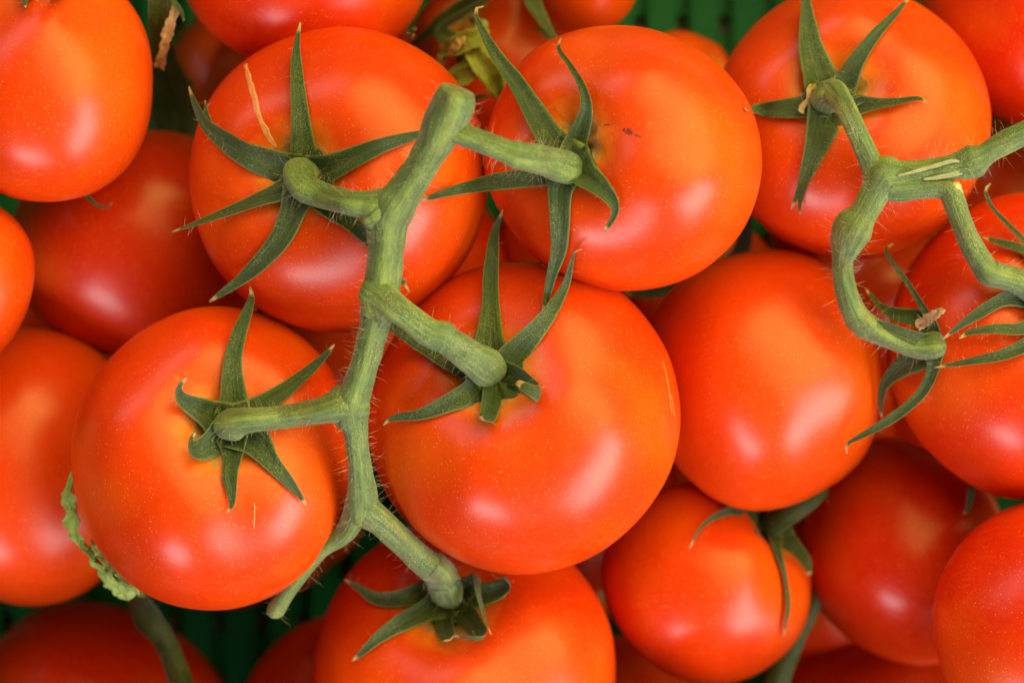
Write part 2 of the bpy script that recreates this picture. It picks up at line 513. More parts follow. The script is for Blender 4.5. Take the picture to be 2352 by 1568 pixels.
for i, (cx, cy, r, z) in enumerate(((60, 1868, 250, .088), (560, 1850, 245, .085), (1560, 1862, 245, .080), (2060, 2020, 230, .085), (-330, 1130, 190, .088), (-330, 250, 180, .090), (1010, -322, 240, .085), (440, -330, 215, .085), (-330, 1560, 190, .085), (2800, 370, 150, .090))):  # unseen tomatoes added round the view to keep side light out of gaps
    TOMS.append(('X%d' % i, cx, cy, r, r, z, 'unseen tomato added to block side light, ' + BEYOND[i], dict(axis=(.2, -.3, .4), seed=50 + i, ripe=.1, group='added light-blocking tomatoes out of view')))
for i, (cx, cy, r, z, label) in enumerate((  # mostly hidden tomatoes added to support the pile and block light between fruits
        (890, 690, 290, -.018, 'added lower layer tomato under the middle of the long vine stem'),
        (600, 1150, 250, -.018, 'added lower layer tomato under the one with curled left sepals'),
        (1290, 1180, 290, -.020, 'added lower layer tomato under the largest middle one'),
        (1420, 520, 270, -.018, 'added lower layer tomato under the blemished one'),
        (1800, 1010, 290, -.020, 'added lower layer tomato under the smooth orange one'),
        (2180, 980, 230, -.020, 'added lower layer tomato in the dark gap at the long curled sepal'),
        (1990, 470, 230, -.020, 'added lower layer tomato under the upper right one'),
        (60, 800, 230, -.020, 'added lower layer tomato in the gap at the left edge'),
        (720, 260, 280, -.020, 'added lower layer tomato under the cracked one'))):
    TOMS.append(('L%d' % i, cx, cy, r, r, z, label, dict(axis=(.3, -.5, .2), seed=70 + i, ripe=.0, group='added light-blocking tomatoes of the lower layer')))
for key, cx, cy, rx, ry, z, label, kw in TOMS:
    tomato(key, cx, cy, rx, ry, z, label, **kw)
ALL = BVHTree.FromPolygons(ALLV, ALLF)

def ray(x, y, tree):
    d = (P(x, y, 0.0) - CAM).normalized()
    h = tree.ray_cast(CAM, d)
    return h[0], h[1]

# ------------------------------------------------------------------ ribbons (sepals and the like)
def ribbon(name, pts, mat, parent, n0=None, seg=26, cross=7, thick=0.00035, camber=0.10, groove=0.05, jit=0.05, twist=0.0, seed=0, label=None, rough=0.0, rf=700, taper_tip=True, jf=9, ragged=0.0):
    """pts: (Vector, width in metres). A closed thin blade with a mid-rib groove."""
    raw = [(p.x, p.y, p.z, w) for p, w in pts]
    sm = catmull(raw, seg)
    ps = [Vector(s[:3]) for s in sm]
    fr = frames(ps, n0 or Vector((0, 0, 1)))
    V, A, E, X, F = [], [], [], [], []
    FX, FY, FZZ = [], [], []
    for side in (1, -1):
        for i, (p, (t, b, n)) in enumerate(zip(ps, fr)):
            u = i / (seg - 1)
            w = max(sm[i][3], 0.00015)
            w *= 1 + jit * noise.noise(Vector((u * jf, seed * 3.7, 0)))
            tw = twist * u
            b2 = b * math.cos(tw) + n * math.sin(tw)
            n2 = n * math.cos(tw) - b * math.sin(tw)
            for j in range(cross):
                v = -1 + 2 * j / (cross - 1)
                hgt = camber * w * v * v - groove * w * math.exp(-(v / 0.22) ** 2)
                th = thick * 0.5 * (1 - abs(v) ** 3 * 0.8) * (1 - 0.5 * u)
                wv_ = w * (1 + ragged * noise.noise(Vector((u * jf * 2.3, math.copysign(4.0, v), seed * 1.9)))) if ragged else w
                q = p + b2 * (v * wv_ / 2) + n2 * (hgt + side * th)
                if rough:
                    nz = noise.noise_vector(p * rf + b2 * (v * w * rf * 0.7) + Vector((seed, 0, 0)))
                    nz2 = noise.noise_vector(p * rf * 2.7 + b2 * (v * w * rf * 2.2) + Vector((seed, 5, 0)))
                    q += (nz + nz2 * 0.5) * rough
                else:
                    q += n2 * noise.noise(Vector((u * 6, v * 1.5, seed * 2.3))) * w * 0.05
                V.append(q); A.append(u); E.append(abs(v)); X.append(v * 0.5 + 0.5)
                FX.append(v * 5.0 + seed * 2.7); FY.append(side * 3.0 + seed); FZZ.append(u * 2.2)
    nrow = seg * cross
    for i in range(seg - 1):
        for j in range(cross - 1):
            a = i * cross + j
            F.append((a, a + 1, a + cross + 1, a + cross))
            a += nrow
            F.append((a, a + cross, a + cross + 1, a + 1))
    rim = [j for j in range(cross)] + [i * cross + cross - 1 for i in range(1, seg)] + [(seg - 1) * cross + j for j in range(cross - 2, -1, -1)] + [i * cross for i in range(seg - 2, 0, -1)]
    for a, b in zip(rim, rim[1:] + rim[:1]):
        F.append((b, a, a + nrow, b + nrow))
    return part(name, V, F, mat, parent, {'along': A, 'edge': E, 'across': X, 'fibre_x': FX, 'fibre_y': FY, 'fibre_z': FZZ}, label=label)

def on_surface(pts, tree, h0=0.0007, h1=0.0020, drop=0.42, z0=None):
    """pts (x, y, w[, extra height]) traced -> 3-D points lying on what is below, never diving faster than drop"""
    out, prev, n0 = [], None, None
    m = len(pts)
    for i, p in enumerate(pts):
        x, y, w = p[:3]
        extra = p[3] if len(p) > 3 else 0.0
        hit, nor = ray(x, y, tree)
        h = h0 + (h1 - h0) * i / (m - 1) + w * 0.00001
        zs = hit.z + h if hit is not None else -1
        if prev is None:
            z = (zs if z0 is None else z0) + 0
            n0 = nor if nor is not None else Vector((0, 0, 1))
        else:
            ds = math.hypot(x - prev[0], y - prev[1]) * S0
            z = max(zs, prev[2] - drop * ds)
        prev = (x, y, z)
        z += extra
        out.append((P(x, y, z), w * kz(z)))
    n0 = (n0 + Vector((0, 0, 1.0))).normalized()
    return out, n0

HAIR = []     # (base, direction, length) gathered for the thing being built

def flush_hairs(parent, name='hairs'):
    global HAIR
    V, F = [], []
    rnd = random.Random(len(HAIR))
    for b, d, ln in HAIR:
        side = d.orthogonal().normalized()
        bend = Vector((rnd.uniform(-1, 1), rnd.uniform(-1, 1), rnd.uniform(-1, 1))) * ln * 0.35
        o2 = d.cross(side)
        base = len(V)
        for t, r in ((0, 0.000023), (0.5, 0.000018), (1.0, 0.000007)):
            c = b + d * (ln * t) + bend * t * t
            for k in range(3):
                a = k * 2.094
                V.append(c + (side * math.cos(a) + o2 * math.sin(a)) * r)
        for s in range(2):
            for k in range(3):
                a, b2 = base + s * 3 + k, base + s * 3 + (k + 1) % 3
                F.append((a, b2, b2 + 3, a + 3))
    if V:
        part(name, V, F, M_HAIR, parent, kind='stuff')
    HAIR = []

def blade_hairs(pts, n, rnd, l0=0.0008, l1=0.0022):
    sm = catmull([(p.x, p.y, p.z, w) for p, w in pts], 30)
    for _ in range(n):
        i = rnd.randrange(1, 28)
        a, b = Vector(sm[i][:3]), Vector(sm[i + 1][:3])
        t = (b - a).normalized()
        s = t.cross(Vector((0, 0, 1))).normalized() * rnd.choice((-1, 1))
        f = rnd.uniform(0.5, 1.0)
        d = (s * f + Vector((0, 0, rnd.uniform(0.1, 0.9))) + t * rnd.uniform(-.5, .5)).normalized()
        HAIR.append((a + s * sm[i][3] * 0.46 * f, d, rnd.uniform(l0, l1)))

def calyx(key, disc, sepals, parent=None, disc_r=46, tree=None, mat=None, hairs=14, z0=None, disc_h=0.0010):
    t = parent or FR[key]['thing']
    tree = tree or ALL
    # disc: a shallow cushion following the fruit
    cx, cy = disc
    V, F = [], []
    nr, na = 7, 40
    A, E, X = [], [], []
    for i in range(nr + 1):
        f = i / nr
        for j in range(na):
            a = 2 * math.pi * j / na
            rr = disc_r * 1.0 * f * (1 + 0.10 * math.cos(5 * a + cx))
            x, y = cx + rr * math.cos(a), cy + rr * math.sin(a)
            hit, nor = ray(x, y, FR[key]['tree'] if key in FR else tree)
            if z0 is not None:
                z = z0
            else:
                z = hit.z if hit else FR[key]['cen'].z
            z += disc_h * (1.35 - 1.25 * f ** 3)
            V.append(P(x, y, z)); A.append(0.2); E.append(0); X.append(0.5)
    for i in range(nr):
        for j in range(na):
            a, b = i * na + j, i * na + (j + 1) % na
            F.append((a, a + na, b + na, b))
    c = part('calyx', V, F, mat or M_SEPAL, t, {'along': A, 'edge': E, 'across': X})
    rnd = random.Random(hash(key) % 1000 if False else sum(map(ord, key)))
    for i, s in enumerate(sepals):
        opts = {}
        pts = s
        if isinstance(s, dict):
            pts = s['p']; opts = {k: v for k, v in s.items() if k != 'p'}
        sf = {k: opts.pop(k) for k in ('h0', 'h1', 'drop', 'z0') if k in opts}
        nm = opts.pop('name', 'sepal')
        mt = opts.pop('mat', mat or M_SEPAL)
        if z0 is not None and 'z0' not in sf:
            sf['z0'] = z0
        pts = [tuple(q[:2]) + (q[2] * (1.16, 1.12, 1.05)[min(j, 2)] if j < 3 and nm == 'sepal' else q[2],) + tuple(q[3:]) for j, q in enumerate(pts)]
        p3, n0 = on_surface(pts, tree, **sf)
        ribbon(nm, p3, mt, c, n0=n0, seed=i + sum(map(ord, key)), **opts)
        blade_hairs(p3, hairs, rnd)
    flush_hairs(t)
    return c

# ------------------------------------------------------------------ tubes (stems and stalks)
def tube(name, pts, mat, parent, seg=None, ring=24, ridge=0.06, nridge=3, cap0='round', cap1='round', seed=0, hairs=0, label=None, lumps=0.05, hl=(0.0010, 0.0036)):
    """pts: (x, y, r, z) traced, r in trace units"""
    raw = [tuple(P(x, y, z)) + (r * kz(z),) for x, y, r, z in pts]
    ln = sum(math.dist(a[:3], b[:3]) for a, b in zip(raw, raw[1:]))
    seg = seg or max(12, int(ln / 0.0007))
    sm = catmull(raw, seg)
    ps = [Vector(s[:3]) for s in sm]
    fr = frames(ps, Vector((0, 0, 1)) if abs((ps[1] - ps[0]).normalized().z) < .9 else Vector((1, 0, 0)))
    rows = []
    def row(c, b, n, r, u):
        vs_ = []
        for j in range(ring):
            a = 2 * math.pi * j / ring
            rr = r * (1 + ridge * math.cos(nridge * a + seed + u * 1.5))
            d = b * math.cos(a) + n * math.sin(a)
            rr *= 1 + lumps * noise.noise(c * 260 + d * 1.2 + Vector((seed, 0, 0)))
            vs_.append(c + d * rr)
        return vs_
    t, b, n = fr[0]
    r0 = sm[0][3]
    if cap0 == 'round':
        for q in (80, 55, 28):
            rows.append(row(ps[0] - t * r0 * 0.8 * math.sin(R(q)), b, n, r0 * math.cos(R(q)), 0))
    elif cap0 == 'flat':
        rows.append(row(ps[0], b, n, r0 * 0.2, 0)); rows.append(row(ps[0], b, n, r0 * 0.93, 0)); rows.append(row(ps[0] + t * r0 * .06, b, n, r0, 0))
    for i in range(seg):
        t, b, n = fr[i]
        rows.append(row(ps[i], b, n, sm[i][3], i / seg))
    t, b, n = fr[-1]
    r1 = sm[-1][3]
    if cap1 == 'round':
        for q in (28, 55, 80):
            rows.append(row(ps[-1] + t * r1 * 0.8 * math.sin(R(q)), b, n, r1 * math.cos(R(q)), 1))
    V, F, X, A = [], [], [], []
    FX, FY, FZZ = [], [], []
    for i, rw in enumerate(rows):
        for j, v in enumerate(rw):
            V.append(v)
            FX.append(4.0 * math.cos(2 * math.pi * j / ring) + seed * 3.1); FY.append(4.0 * math.sin(2 * math.pi * j / ring)); FZZ.append(i / len(rows) * ln * 110)
            X.append(0.5 + 0.5 * math.cos(nridge * 2 * math.pi * j / ring + seed))
            A.append(min(0.8, i / len(rows)))
    for i in range(len(rows) - 1):
        for j in range(ring):
            a, b2 = i * ring + j, i * ring + (j + 1) % ring
            F.append((a, b2, b2 + ring, a + ring))
    F.append(tuple(range(ring - 1, -1, -1)))
    F.append(tuple((len(rows) - 1) * ring + j for j in range(ring)))
    o = part(name, V, F, mat, parent, {'across': X, 'along': A, 'edge': [0] * len(V), 'fibre_x': FX, 'fibre_y': FY, 'fibre_z': FZZ}, label=label)
    rnd = random.Random(seed + 11)
    for _ in range(int(hairs * 1.1)):
        i = rnd.randrange(len(ps))
        t, b, n = fr[i]
        a = rnd.uniform(0, 6.283)
        d = b * math.cos(a) + n * math.sin(a)
        HAIR.append((ps[i] + d * sm[i][3] * 0.96, (d + t * rnd.uniform(-.5, .5)).normalized(), rnd.uniform(*hl)))
    return o

def zat(key, x, y):
    h, n = ray(x, y, FR[key]['tree'])
    return h.z if h else FR[key]['cen'].z

# ---- calyces of the front truss
calyx('T1', (703, 402), [
    [(703, 385, 84), (697, 350, 56), (688, 247, 38), (681, 160, 28), (682, 100, 15), (690, 52, 4, .002)],
    dict(p=[(690, 395, 90), (650, 382, 72), (567, 352, 58), (507, 313, 45), (473, 283, 32), (447, 233, 17), (434, 199, 4)], camber=.16),
    dict(p=[(520, 312, 16), (494, 302, 18), (480, 280, 16), (473, 255, 11), (471, 231, 3)], h0=.0009, h1=.0022),
    dict(p=[(718, 398, 80), (770, 380, 55), (867, 338, 36), (954, 311, 20), (990, 300, 6)], camber=.18),
    [(690, 415, 80), (655, 440, 58), (613, 453, 44), (533, 483, 30), (450, 514, 15), (394, 533, 4)],
    dict(p=[(698, 420, 80), (680, 475, 62), (653, 538, 54), (610, 592, 45), (560, 638, 29), (512, 672, 16), (481, 693, 5)], camber=.14),
    [(718, 415, 75), (750, 470, 56), (800, 508, 42), (850, 555, 30), (890, 605, 20), (922, 642, 12), (940, 670, 4)],
], disc_r=60)
calyx('T2', (1318, 378), [
    dict(p=[(1305, 370, 90), (1267, 323, 60), (1227, 257, 50), (1184, 187, 38), (1137, 123, 28), (1104, 62, 15), (1092, 32, 10), (1097, 18, 7), (1111, 15, 3)], camber=.16, h1=.004),
    dict(p=[(1317, 365, 70), (1322, 325, 50), (1336, 290, 42), (1347, 245, 29), (1337, 200, 19), (1311, 153, 13), (1284, 115, 10), (1289, 88, 3)], camber=.25, h1=.005),
    dict(p=[(1305, 392, 60), (1251, 406, 42), (1151, 417, 40), (1067, 433, 28), (1001, 450, 16), (962, 463, 3)], camber=.12),
    dict(p=[(1305, 395, 80), (1288, 440, 52), (1287, 520, 44), (1284, 573, 37), (1267, 633, 24), (1254, 690, 14), (1246, 718, 3)], camber=.18, h1=.003),
    dict(p=[(1325, 385, 85), (1345, 405, 62), (1380, 432, 46), (1405, 460, 30), (1413, 485, 18), (1402, 510, 12), (1388, 531, 7)], camber=.26, h1=.003),
], disc_r=52)
calyx('T3', (1140, 862), [
    dict(p=[(1128, 845, 80), (1124, 783, 62), (1127, 709, 41), (1127, 639, 36), (1132, 573, 29), (1139, 523, 16), (1156, 481, 3)], camber=.14),
    dict(p=[(1155, 850, 80), (1184, 806, 60), (1231, 756, 45), (1267, 709, 34), (1297, 656, 22), (1313, 598, 11), (1320, 578, 7), (1336, 573, 3)], camber=.16, h1=.004),
    dict(p=[(1160, 862, 70), (1194, 868, 50), (1222, 888, 46, .0006), (1240, 903, 42, .0022), (1234, 900, 38, .0048), (1210, 888, 30, .0058), (1188, 876, 16, .0055)], camber=.12),
    dict(p=[(1138, 870, 70), (1131, 899, 48), (1125, 935, 45, .0006), (1118, 960, 42, .002), (1112, 965, 34, .004), (1100, 957, 22, .0045)], camber=.15),
    dict(p=[(1118, 872, 85), (1084, 899, 58), (1034, 923, 42), (971, 949, 28), (917, 957, 18), (895, 964, 11), (880, 977, 3)], camber=.16),
    [(1118, 860, 70), (1067, 843, 52), (1001, 806, 48), (934, 766, 38), (894, 743, 24), (868, 722, 6)],
], disc_r=62)
calyx('T4', (532, 975), [
    dict(p=[(535, 960, 80), (537, 916, 60), (534, 839, 43), (547, 776, 36), (567, 719, 25), (578, 683, 14), (574, 659, 4)], camber=.12, h1=.003),
    dict(p=[(555, 965, 80), (600, 933, 48), (650, 899, 37), (700, 859, 27), (740, 823, 17), (768, 791, 4)], camber=.14),
    dict(p=[(515, 968, 90), (477, 946, 62), (440, 928, 46, .0006), (418, 915, 34, .0024), (408, 900, 24, .0045), (412, 882, 16, .0058), (428, 868, 6, .0062)], camber=.22),
    dict(p=[(515, 985, 90), (482, 1012, 66), (456, 1030, 52, .0005), (436, 1028, 40, .0025), (436, 1010, 28, .0045), (446, 992, 16, .0052)], camber=.22),
    dict(p=[(535, 990, 80), (537, 1045, 46), (530, 1089, 37), (533, 1132, 24), (533, 1158, 13), (521, 1178, 3)], camber=.14),
    dict(p=[(550, 985, 95), (590, 1015, 66), (625, 1062, 41), (660, 1102, 28), (684, 1132, 15), (703, 1158, 4)], camber=.12),
], disc_r=58)
calyx('T5', (1035, 1378), [
    dict(p=[(1015, 1372, 70), (971, 1358, 50), (917, 1372, 38), (867, 1372, 32), (827, 1349, 18), (791, 1329, 4)], camber=.25, h1=.004),
    dict(p=[(1010, 1385, 70), (971, 1405, 46), (917, 1432, 40), (871, 1462, 28), (837, 1492, 17), (809, 1517, 4)], camber=.2),
    dict(p=[(1028, 1395, 60), (1020, 1420, 46), (1024, 1446, 42, .0008), (1032, 1466, 38, .003), (1034, 1466, 28, .005)], camber=.12),
    dict(p=[(1045, 1390, 70), (1067, 1408, 52), (1094, 1440, 44, .0006), (1108, 1462, 34, .0028), (1096, 1468, 26, .0050), (1070, 1464, 20, .0058), (1040, 1460, 8, .0055)], camber=.1),
    dict(p=[(1060, 1372, 60), (1100, 1368, 50), (1140, 1356, 46, .001), (1166, 1340, 34, .0035), (1160, 1326, 22, .006), (1127, 1318, 8, .007)], camber=.15),
    dict(p=[(1060, 1365, 50), (1085, 1345, 40, .003), (1098, 1330, 36, .006), (1102, 1362, 36, .0075), (1112, 1405, 22, .0055), (1120, 1435, 12, .004), (1128, 1456, 4, .003)], camber=.2),
], disc_r=58)
# ---- the second truss
c6 = calyx('T6', (1905, 230), [
    dict(p=[(1895, 215, 95), (1880, 178, 78), (1862, 117, 60), (1855, 60, 42), (1850, 0, 20), (1846, -22, 4)], camber=.15),
    dict(p=[(1925, 215, 75), (1945, 187, 50), (1968, 140, 38), (2011, 80, 26), (2051, 37, 17), (2090, -6, 4)], camber=.18),
    dict(p=[(1930, 235, 65), (1965, 243, 46), (2018, 240, 28), (2068, 233, 16), (2108, 227, 11), (2130, 237, 4)], camber=.22),
    dict(p=[(1898, 245, 95), (1886, 283, 78), (1873, 335, 58), (1856, 385, 40), (1838, 430, 18), (1826, 458, 10), (1817, 481, 3)], camber=.12),
    dict(p=[(1872, 365, 20), (1858, 395, 18), (1846, 432, 14), (1837, 465, 10), (1838, 493, 3)], h0=.0010, h1=.0022),
    dict(p=[(1885, 235, 70), (1841, 247, 48), (1785, 251, 40), (1735, 254, 27), (1712, 252, 10)], camber=.14),
    dict(p=[(1874, 198, 10, .003), (1858, 206, 16, .0035), (1856, 230, 14, .003), (1840, 248, 16, .0025), (1845, 262, 8, .002)], mat=M_DRY, name='dried_petal', rough=.0003),
], disc_r=60)

calyx('T8', (2415, 700), [
    dict(p=[(2400, 692, 60), (2352, 686, 38), (2301, 687, 33), (2235, 726, 25), (2195, 754, 13), (2165, 779, 3)], h1=.004, camber=.25, drop=.1),
    dict(p=[(2400, 712, 50), (2352, 755, 30), (2285, 757, 24), (2231, 763, 15), (2203, 777, 4)], h1=.008, camber=.2, drop=.2),
    dict(p=[(2405, 715, 55), (2385, 765, 35), (2352, 795, 31), (2301, 816, 27), (2235, 829, 18), (2146, 844, 3)], h1=.003, camber=.2, drop=.25),
    dict(p=[(2408, 690, 40), (2380, 605, 18), (2352, 556, 14), (2311, 513, 12), (2278, 477, 10), (2263, 440, 8), (2275, 422, 3)], h0=.001, h1=.004, camber=.3, drop=.25),
    dict(p=[(2405, 690, 50), (2385, 615, 26), (2352, 576, 21), (2301, 559, 18), (2256, 545, 4)], h0=.001, h1=.003, camber=.2, drop=.25),
], disc_r=52)
calyx('T9', (1764, 1210), [
    dict(p=[(1755, 1195, 50), (1720, 1175, 34), (1675, 1172, 20), (1625, 1195, 11), (1600, 1225, 8), (1584, 1258, 3)], camber=.2, h1=.003),
    dict(p=[(1770, 1225, 45), (1782, 1268, 26), (1800, 1320, 16), (1808, 1390, 15), (1803, 1430, 10), (1800, 1462, 3)], camber=.2),
    dict(p=[(1785, 1220, 55), (1815, 1255, 42), (1845, 1290, 34), (1858, 1320, 14)], camber=.2),
], disc_r=30)
# top-edge calyx of the corner tomato: one sepal tip hangs into view
calyx('T19', (105, -42), [
    dict(p=[(90, -35, 60), (65, -12, 36), (57, 2, 16), (59, 17, 4)], h1=.004),
    dict(p=[(118, -40, 60), (140, -18, 42), (124, -2, 26, .003), (90, 0, 18, .004), (75, -2, 5, .004)], h1=.003),
    [(120, -60, 60), (190, -110, 30), (230, -150, 5)],
    [(90, -60, 60), (20, -110, 30), (-20, -130, 5)],
], disc_r=40, z0=.112)

# ---- marks on single fruits
def mark(key, name, pts, mat, lift=0.00005, label=None, **kw):
    p3 = []
    for x, y, w in pts:
        h, n = ray(x, y, FR[key]['tree'])
        if h is None:
            continue
        p3.append((h + n * lift, w * kz(h.z)))
    n0 = ray(*pts[len(pts) // 2][:2], FR[key]['tree'])[1]
    ribbon(name, p3, mat, FR[key]['thing'], n0=n0, label=label, **kw)

def dense(pts, n):
    return catmull([tuple(p) for p in pts], n)
mark('T1', 'healed_crack', [(x, y, w) for x, y, w in dense([(563, 148, 9), (572, 185, 15), (583, 225, 18), (592, 265, 16), (608, 300, 18), (622, 325, 16), (634, 342, 10)], 24)], M_CRACK,
     lift=0.00002, thick=0.00022, camber=-.03, groove=.02, jit=.5, jf=14, seg=44, label='narrow tan healed crack')
for i, pts in enumerate(([(1432, 296, 8), (1440, 300, 13), (1448, 305, 12), (1453, 309, 5)], [(1378, 286, 3), (1395, 287, 4), (1414, 284, 3)], [(1456, 308, 2), (1466, 313, 4), (1475, 316, 2)])):
    mark('T2', 'blemish', pts, M_DARK, lift=.00001, thick=.00003, camber=0, groove=0, jit=.9, seg=16, seed=i)
for i, pts in enumerate(([(1523, 830, 1), (1532, 870, 2), (1538, 910, 2), (1543, 950, 1)], [(1541, 905, 1), (1546, 935, 1.6), (1551, 960, 1)])):
    mark('T3', 'scratch', pts, M_SCRATCH, thick=.00005, camber=0, groove=0, jit=.8, seg=16, seed=i)
mark('T4', 'fibre', [(584, 1154, 1), (585, 1180, 1.4), (583, 1212, 1.2)], M_SCRATCH, thick=.0001, camber=0, groove=0, seg=10)

# ------------------------------------------------------------------ front vine stem
vine = thing('vine_stem', P(830, 1115, .110), 'thick pale green vine stem running down the middle, joining five stalks', 'vine stem', 'tomato vine stems')
tube('main_stem', [
    (1053, 208, 41, .1500), (1043, 234, 48, .1490), (1029, 266, 52, .1470), (1004, 320, 45, .1440), (983, 356, 39, .1425), (960, 394, 39, .1410), (930, 438, 42, .1395),
    (897, 490, 50, .1375), (889, 530, 44, .1365), (885, 590, 41, .1355), (877, 655, 42, .1345), (868, 705, 40, .1335), (858, 755, 34, .1325), (844, 810, 33, .1310),
    (828, 865, 33, .1295), (812, 918, 38, .1280), (808, 955, 38, .1265), (815, 990, 29, .1250), (822, 1045, 26, .1225), (828, 1105, 31, .1190), (830, 1150, 37, .1160), (828, 1180, 33, .1140)],
    M_STEM, vine, ring=28, seed=1, hairs=420, cap0='flat', ridge=.05, lumps=.09)
z1 = zat('T1', 703, 402)
tube('pedicel', [(705, 402, 36, z1 - .001), (692, 400, 40, z1 + .0035), (688, 410, 39, z1 + .0065), (702, 434, 34, z1 + .0085), (745, 452, 30, z1 + .0100), (800, 466, 29, .1365), (838, 472, 33, .1374), (862, 476, 42, .1374), (884, 480, 48, .1366)],
     M_STEM, vine, seed=2, hairs=120)
z2 = zat('T2', 1312, 385)
tube('pedicel', [(1006, 292, 40, .1448), (1028, 299, 32, .1458), (1052, 307, 27, .1464), (1117, 331, 27, .1465), (1165, 350, 28, .1460), (1186, 357, 34, .1455), (1194, 359, 30, .1452), (1204, 361, 33, .1449), (1251, 371, 35, z2 + .0095), (1285, 382, 38, z2 + .0060), (1306, 387, 37, z2 + .0025)],
     M_STEM, vine, seed=3, hairs=110)
z3 = zat('T3', 1135, 858)
tube('pedicel', [(864, 672, 44, .1352), (886, 688, 37, .1368), (910, 707, 32, .1382), (940, 730, 31, .1380), (985, 763, 33, .1372), (1012, 771, 36, .1364), (1020, 776, 37, .1360), (1027, 781, 32, .1356), (1038, 788, 34, .1351), (1077, 816, 38, z3 + .0100), (1108, 836, 44, z3 + .0070), (1122, 848, 42, z3 + .003)],
     M_STEM, vine, seed=4, hairs=90)
z4 = zat('T4', 532, 975)
tube('pedicel', [(534, 980, 34, z4 - .001), (530, 976, 38, z4 + .0030), (533, 974, 37, z4 + .0060), (552, 967, 31, z4 + .0078), (590, 963, 28, z4 + .0085), (640, 959, 27, .1255), (717, 947, 29, .1270), (756, 939, 35, .1276), (784, 932, 46, .1272), (806, 930, 52, .1262)],
     M_STEM, vine, seed=5, hairs=110)
z5 = zat('T5', 1030, 1378)
tube('pedicel', [(828, 1156, 42, .1145), (848, 1176, 37, .1140), (880, 1200, 32, .1125), (925, 1243, 31, .1095), (971, 1286, 32, .1070), (998, 1303, 36, .1057), (1006, 1310, 33, .1053), (1013, 1320, 37, z5 + .0095), (1022, 1340, 39, z5 + .0070), (1028, 1362, 38, z5 + .003)],
     M_STEM, vine, seed=6, hairs=110)
tube('stem_end', [(829, 1150, 34, .1160), (815, 1185, 29, .1135), (788, 1228, 24, .1100), (735, 1262, 22, .1075), (690, 1318, 19, .1050), (655, 1366, 19, .1020), (632, 1402, 21, .0995)],
     M_STEM, vine, seed=7, hairs=70)
tube('node', [(886, 490, 36, .1380), (866, 497, 33, .1385), (852, 505, 24, .1385)], M_STEM, vine, seed=8, hairs=12, lumps=.12)
tube('node', [(812, 945, 36, .1268), (796, 962, 28, .1268), (786, 972, 18, .1265)], M_STEM, vine, seed=9, hairs=12, lumps=.12)
tube('node', [(866, 690, 40, .1352), (874, 716, 40, .1348), (872, 734, 28, .1342)], M_STEM, vine, seed=10, hairs=12, lumps=.12)
flush_hairs(vine)

# ------------------------------------------------------------------ second vine stem, upper right
vb = thing('vine_stem', P(1960, 530, .098), 'thinner vine stem bending in from the right edge, bark peeled near a node', 'vine stem', 'tomato vine stems')
tube('main_stem', [
    (2440, 262, 29, .1220), (2352, 307, 28, .1210), (2290, 338, 27, .1200), (2262, 356, 27, .1195), (2243, 367, 38, .1190), (2226, 375, 38, .1187), (2186, 384, 29, .1180), (2110, 396, 28, .1170), (2064, 401, 32, .1165), (2034, 404, 45, .1160),
    (2012, 440, 36, .1150), (1986, 488, 33, .1140), (1960, 526, 47, .1130), (1947, 560, 38, .1120), (1937, 600, 25, .1110), (1940, 650, 25, .1100), (1953, 695, 27, .1090), (1972, 732, 30, .1080), (1990, 750, 32, .1075)],
    M_STEM, vb, ring=24, seed=11, hairs=330, lumps=.08)
z6 = zat('T6', 1905, 230)
tube('pedicel', [(1906, 230, 32, z6 - .001), (1898, 226, 36, z6 + .004), (1902, 216, 32, z6 + .0075), (1918, 213, 28, z6 + .0095), (1945, 253, 24, .1165), (1975, 317, 24, .1165), (2001, 374, 27, .1160), (2018, 402, 34, .1158)],
     M_STEM, vb, seed=12, hairs=60)
tube('pedicel', [(2022, 425, 32, .1155), (2060, 433, 29, .1165), (2110, 432, 25, .1170), (2155, 430, 25, .1175), (2184, 442, 27, .1180), (2205, 500, 25, .1185), (2230, 560, 26, .1180), (2262, 614, 29, .1175), (2276, 628, 33, .1172), (2300, 634, 29, .1165), (2350, 652, 31, .1150), (2400, 690, 35, .1130)],
     M_STEM, vb, seed=13, hairs=90)
tube('pedicel', [(1982, 742, 28, .1078), (2000, 755, 29, .1072), (2050, 776, 28, .1065), (2110, 796, 30, .1068), (2148, 794, 33, .1075)],
     M_STEM, vb, seed=14, hairs=60)
tube('torn_stub', [(2184, 424, 5, .1195), (2194, 426, 9, .1197), (2201, 438, 11, .1192), (2204, 455, 6, .1188)], M_YEL, vb, seed=15, lumps=.4, label='pale yellow torn stub')
def strip(pts, w):
    p3 = [(P(x, y, z), ww * kz(z)) for x, y, ww, z in pts]
    ribbon('peeled_strip', p3, M_PALE, vb, camber=.1, groove=.1, thick=.0006, seg=20, jit=.2)
strip([(2060, 404, 4, .1197), (2100, 394, 8, .1201), (2150, 380, 10, .1206), (2185, 370, 9, .1210), (2203, 371, 4, .1211)], 1)
strip([(2120, 412, 5, .1196), (2150, 408, 10, .1200), (2190, 400, 12, .1206), (2218, 394, 8, .1210)], 1)
FR['EMPTY'] = FR['T8']
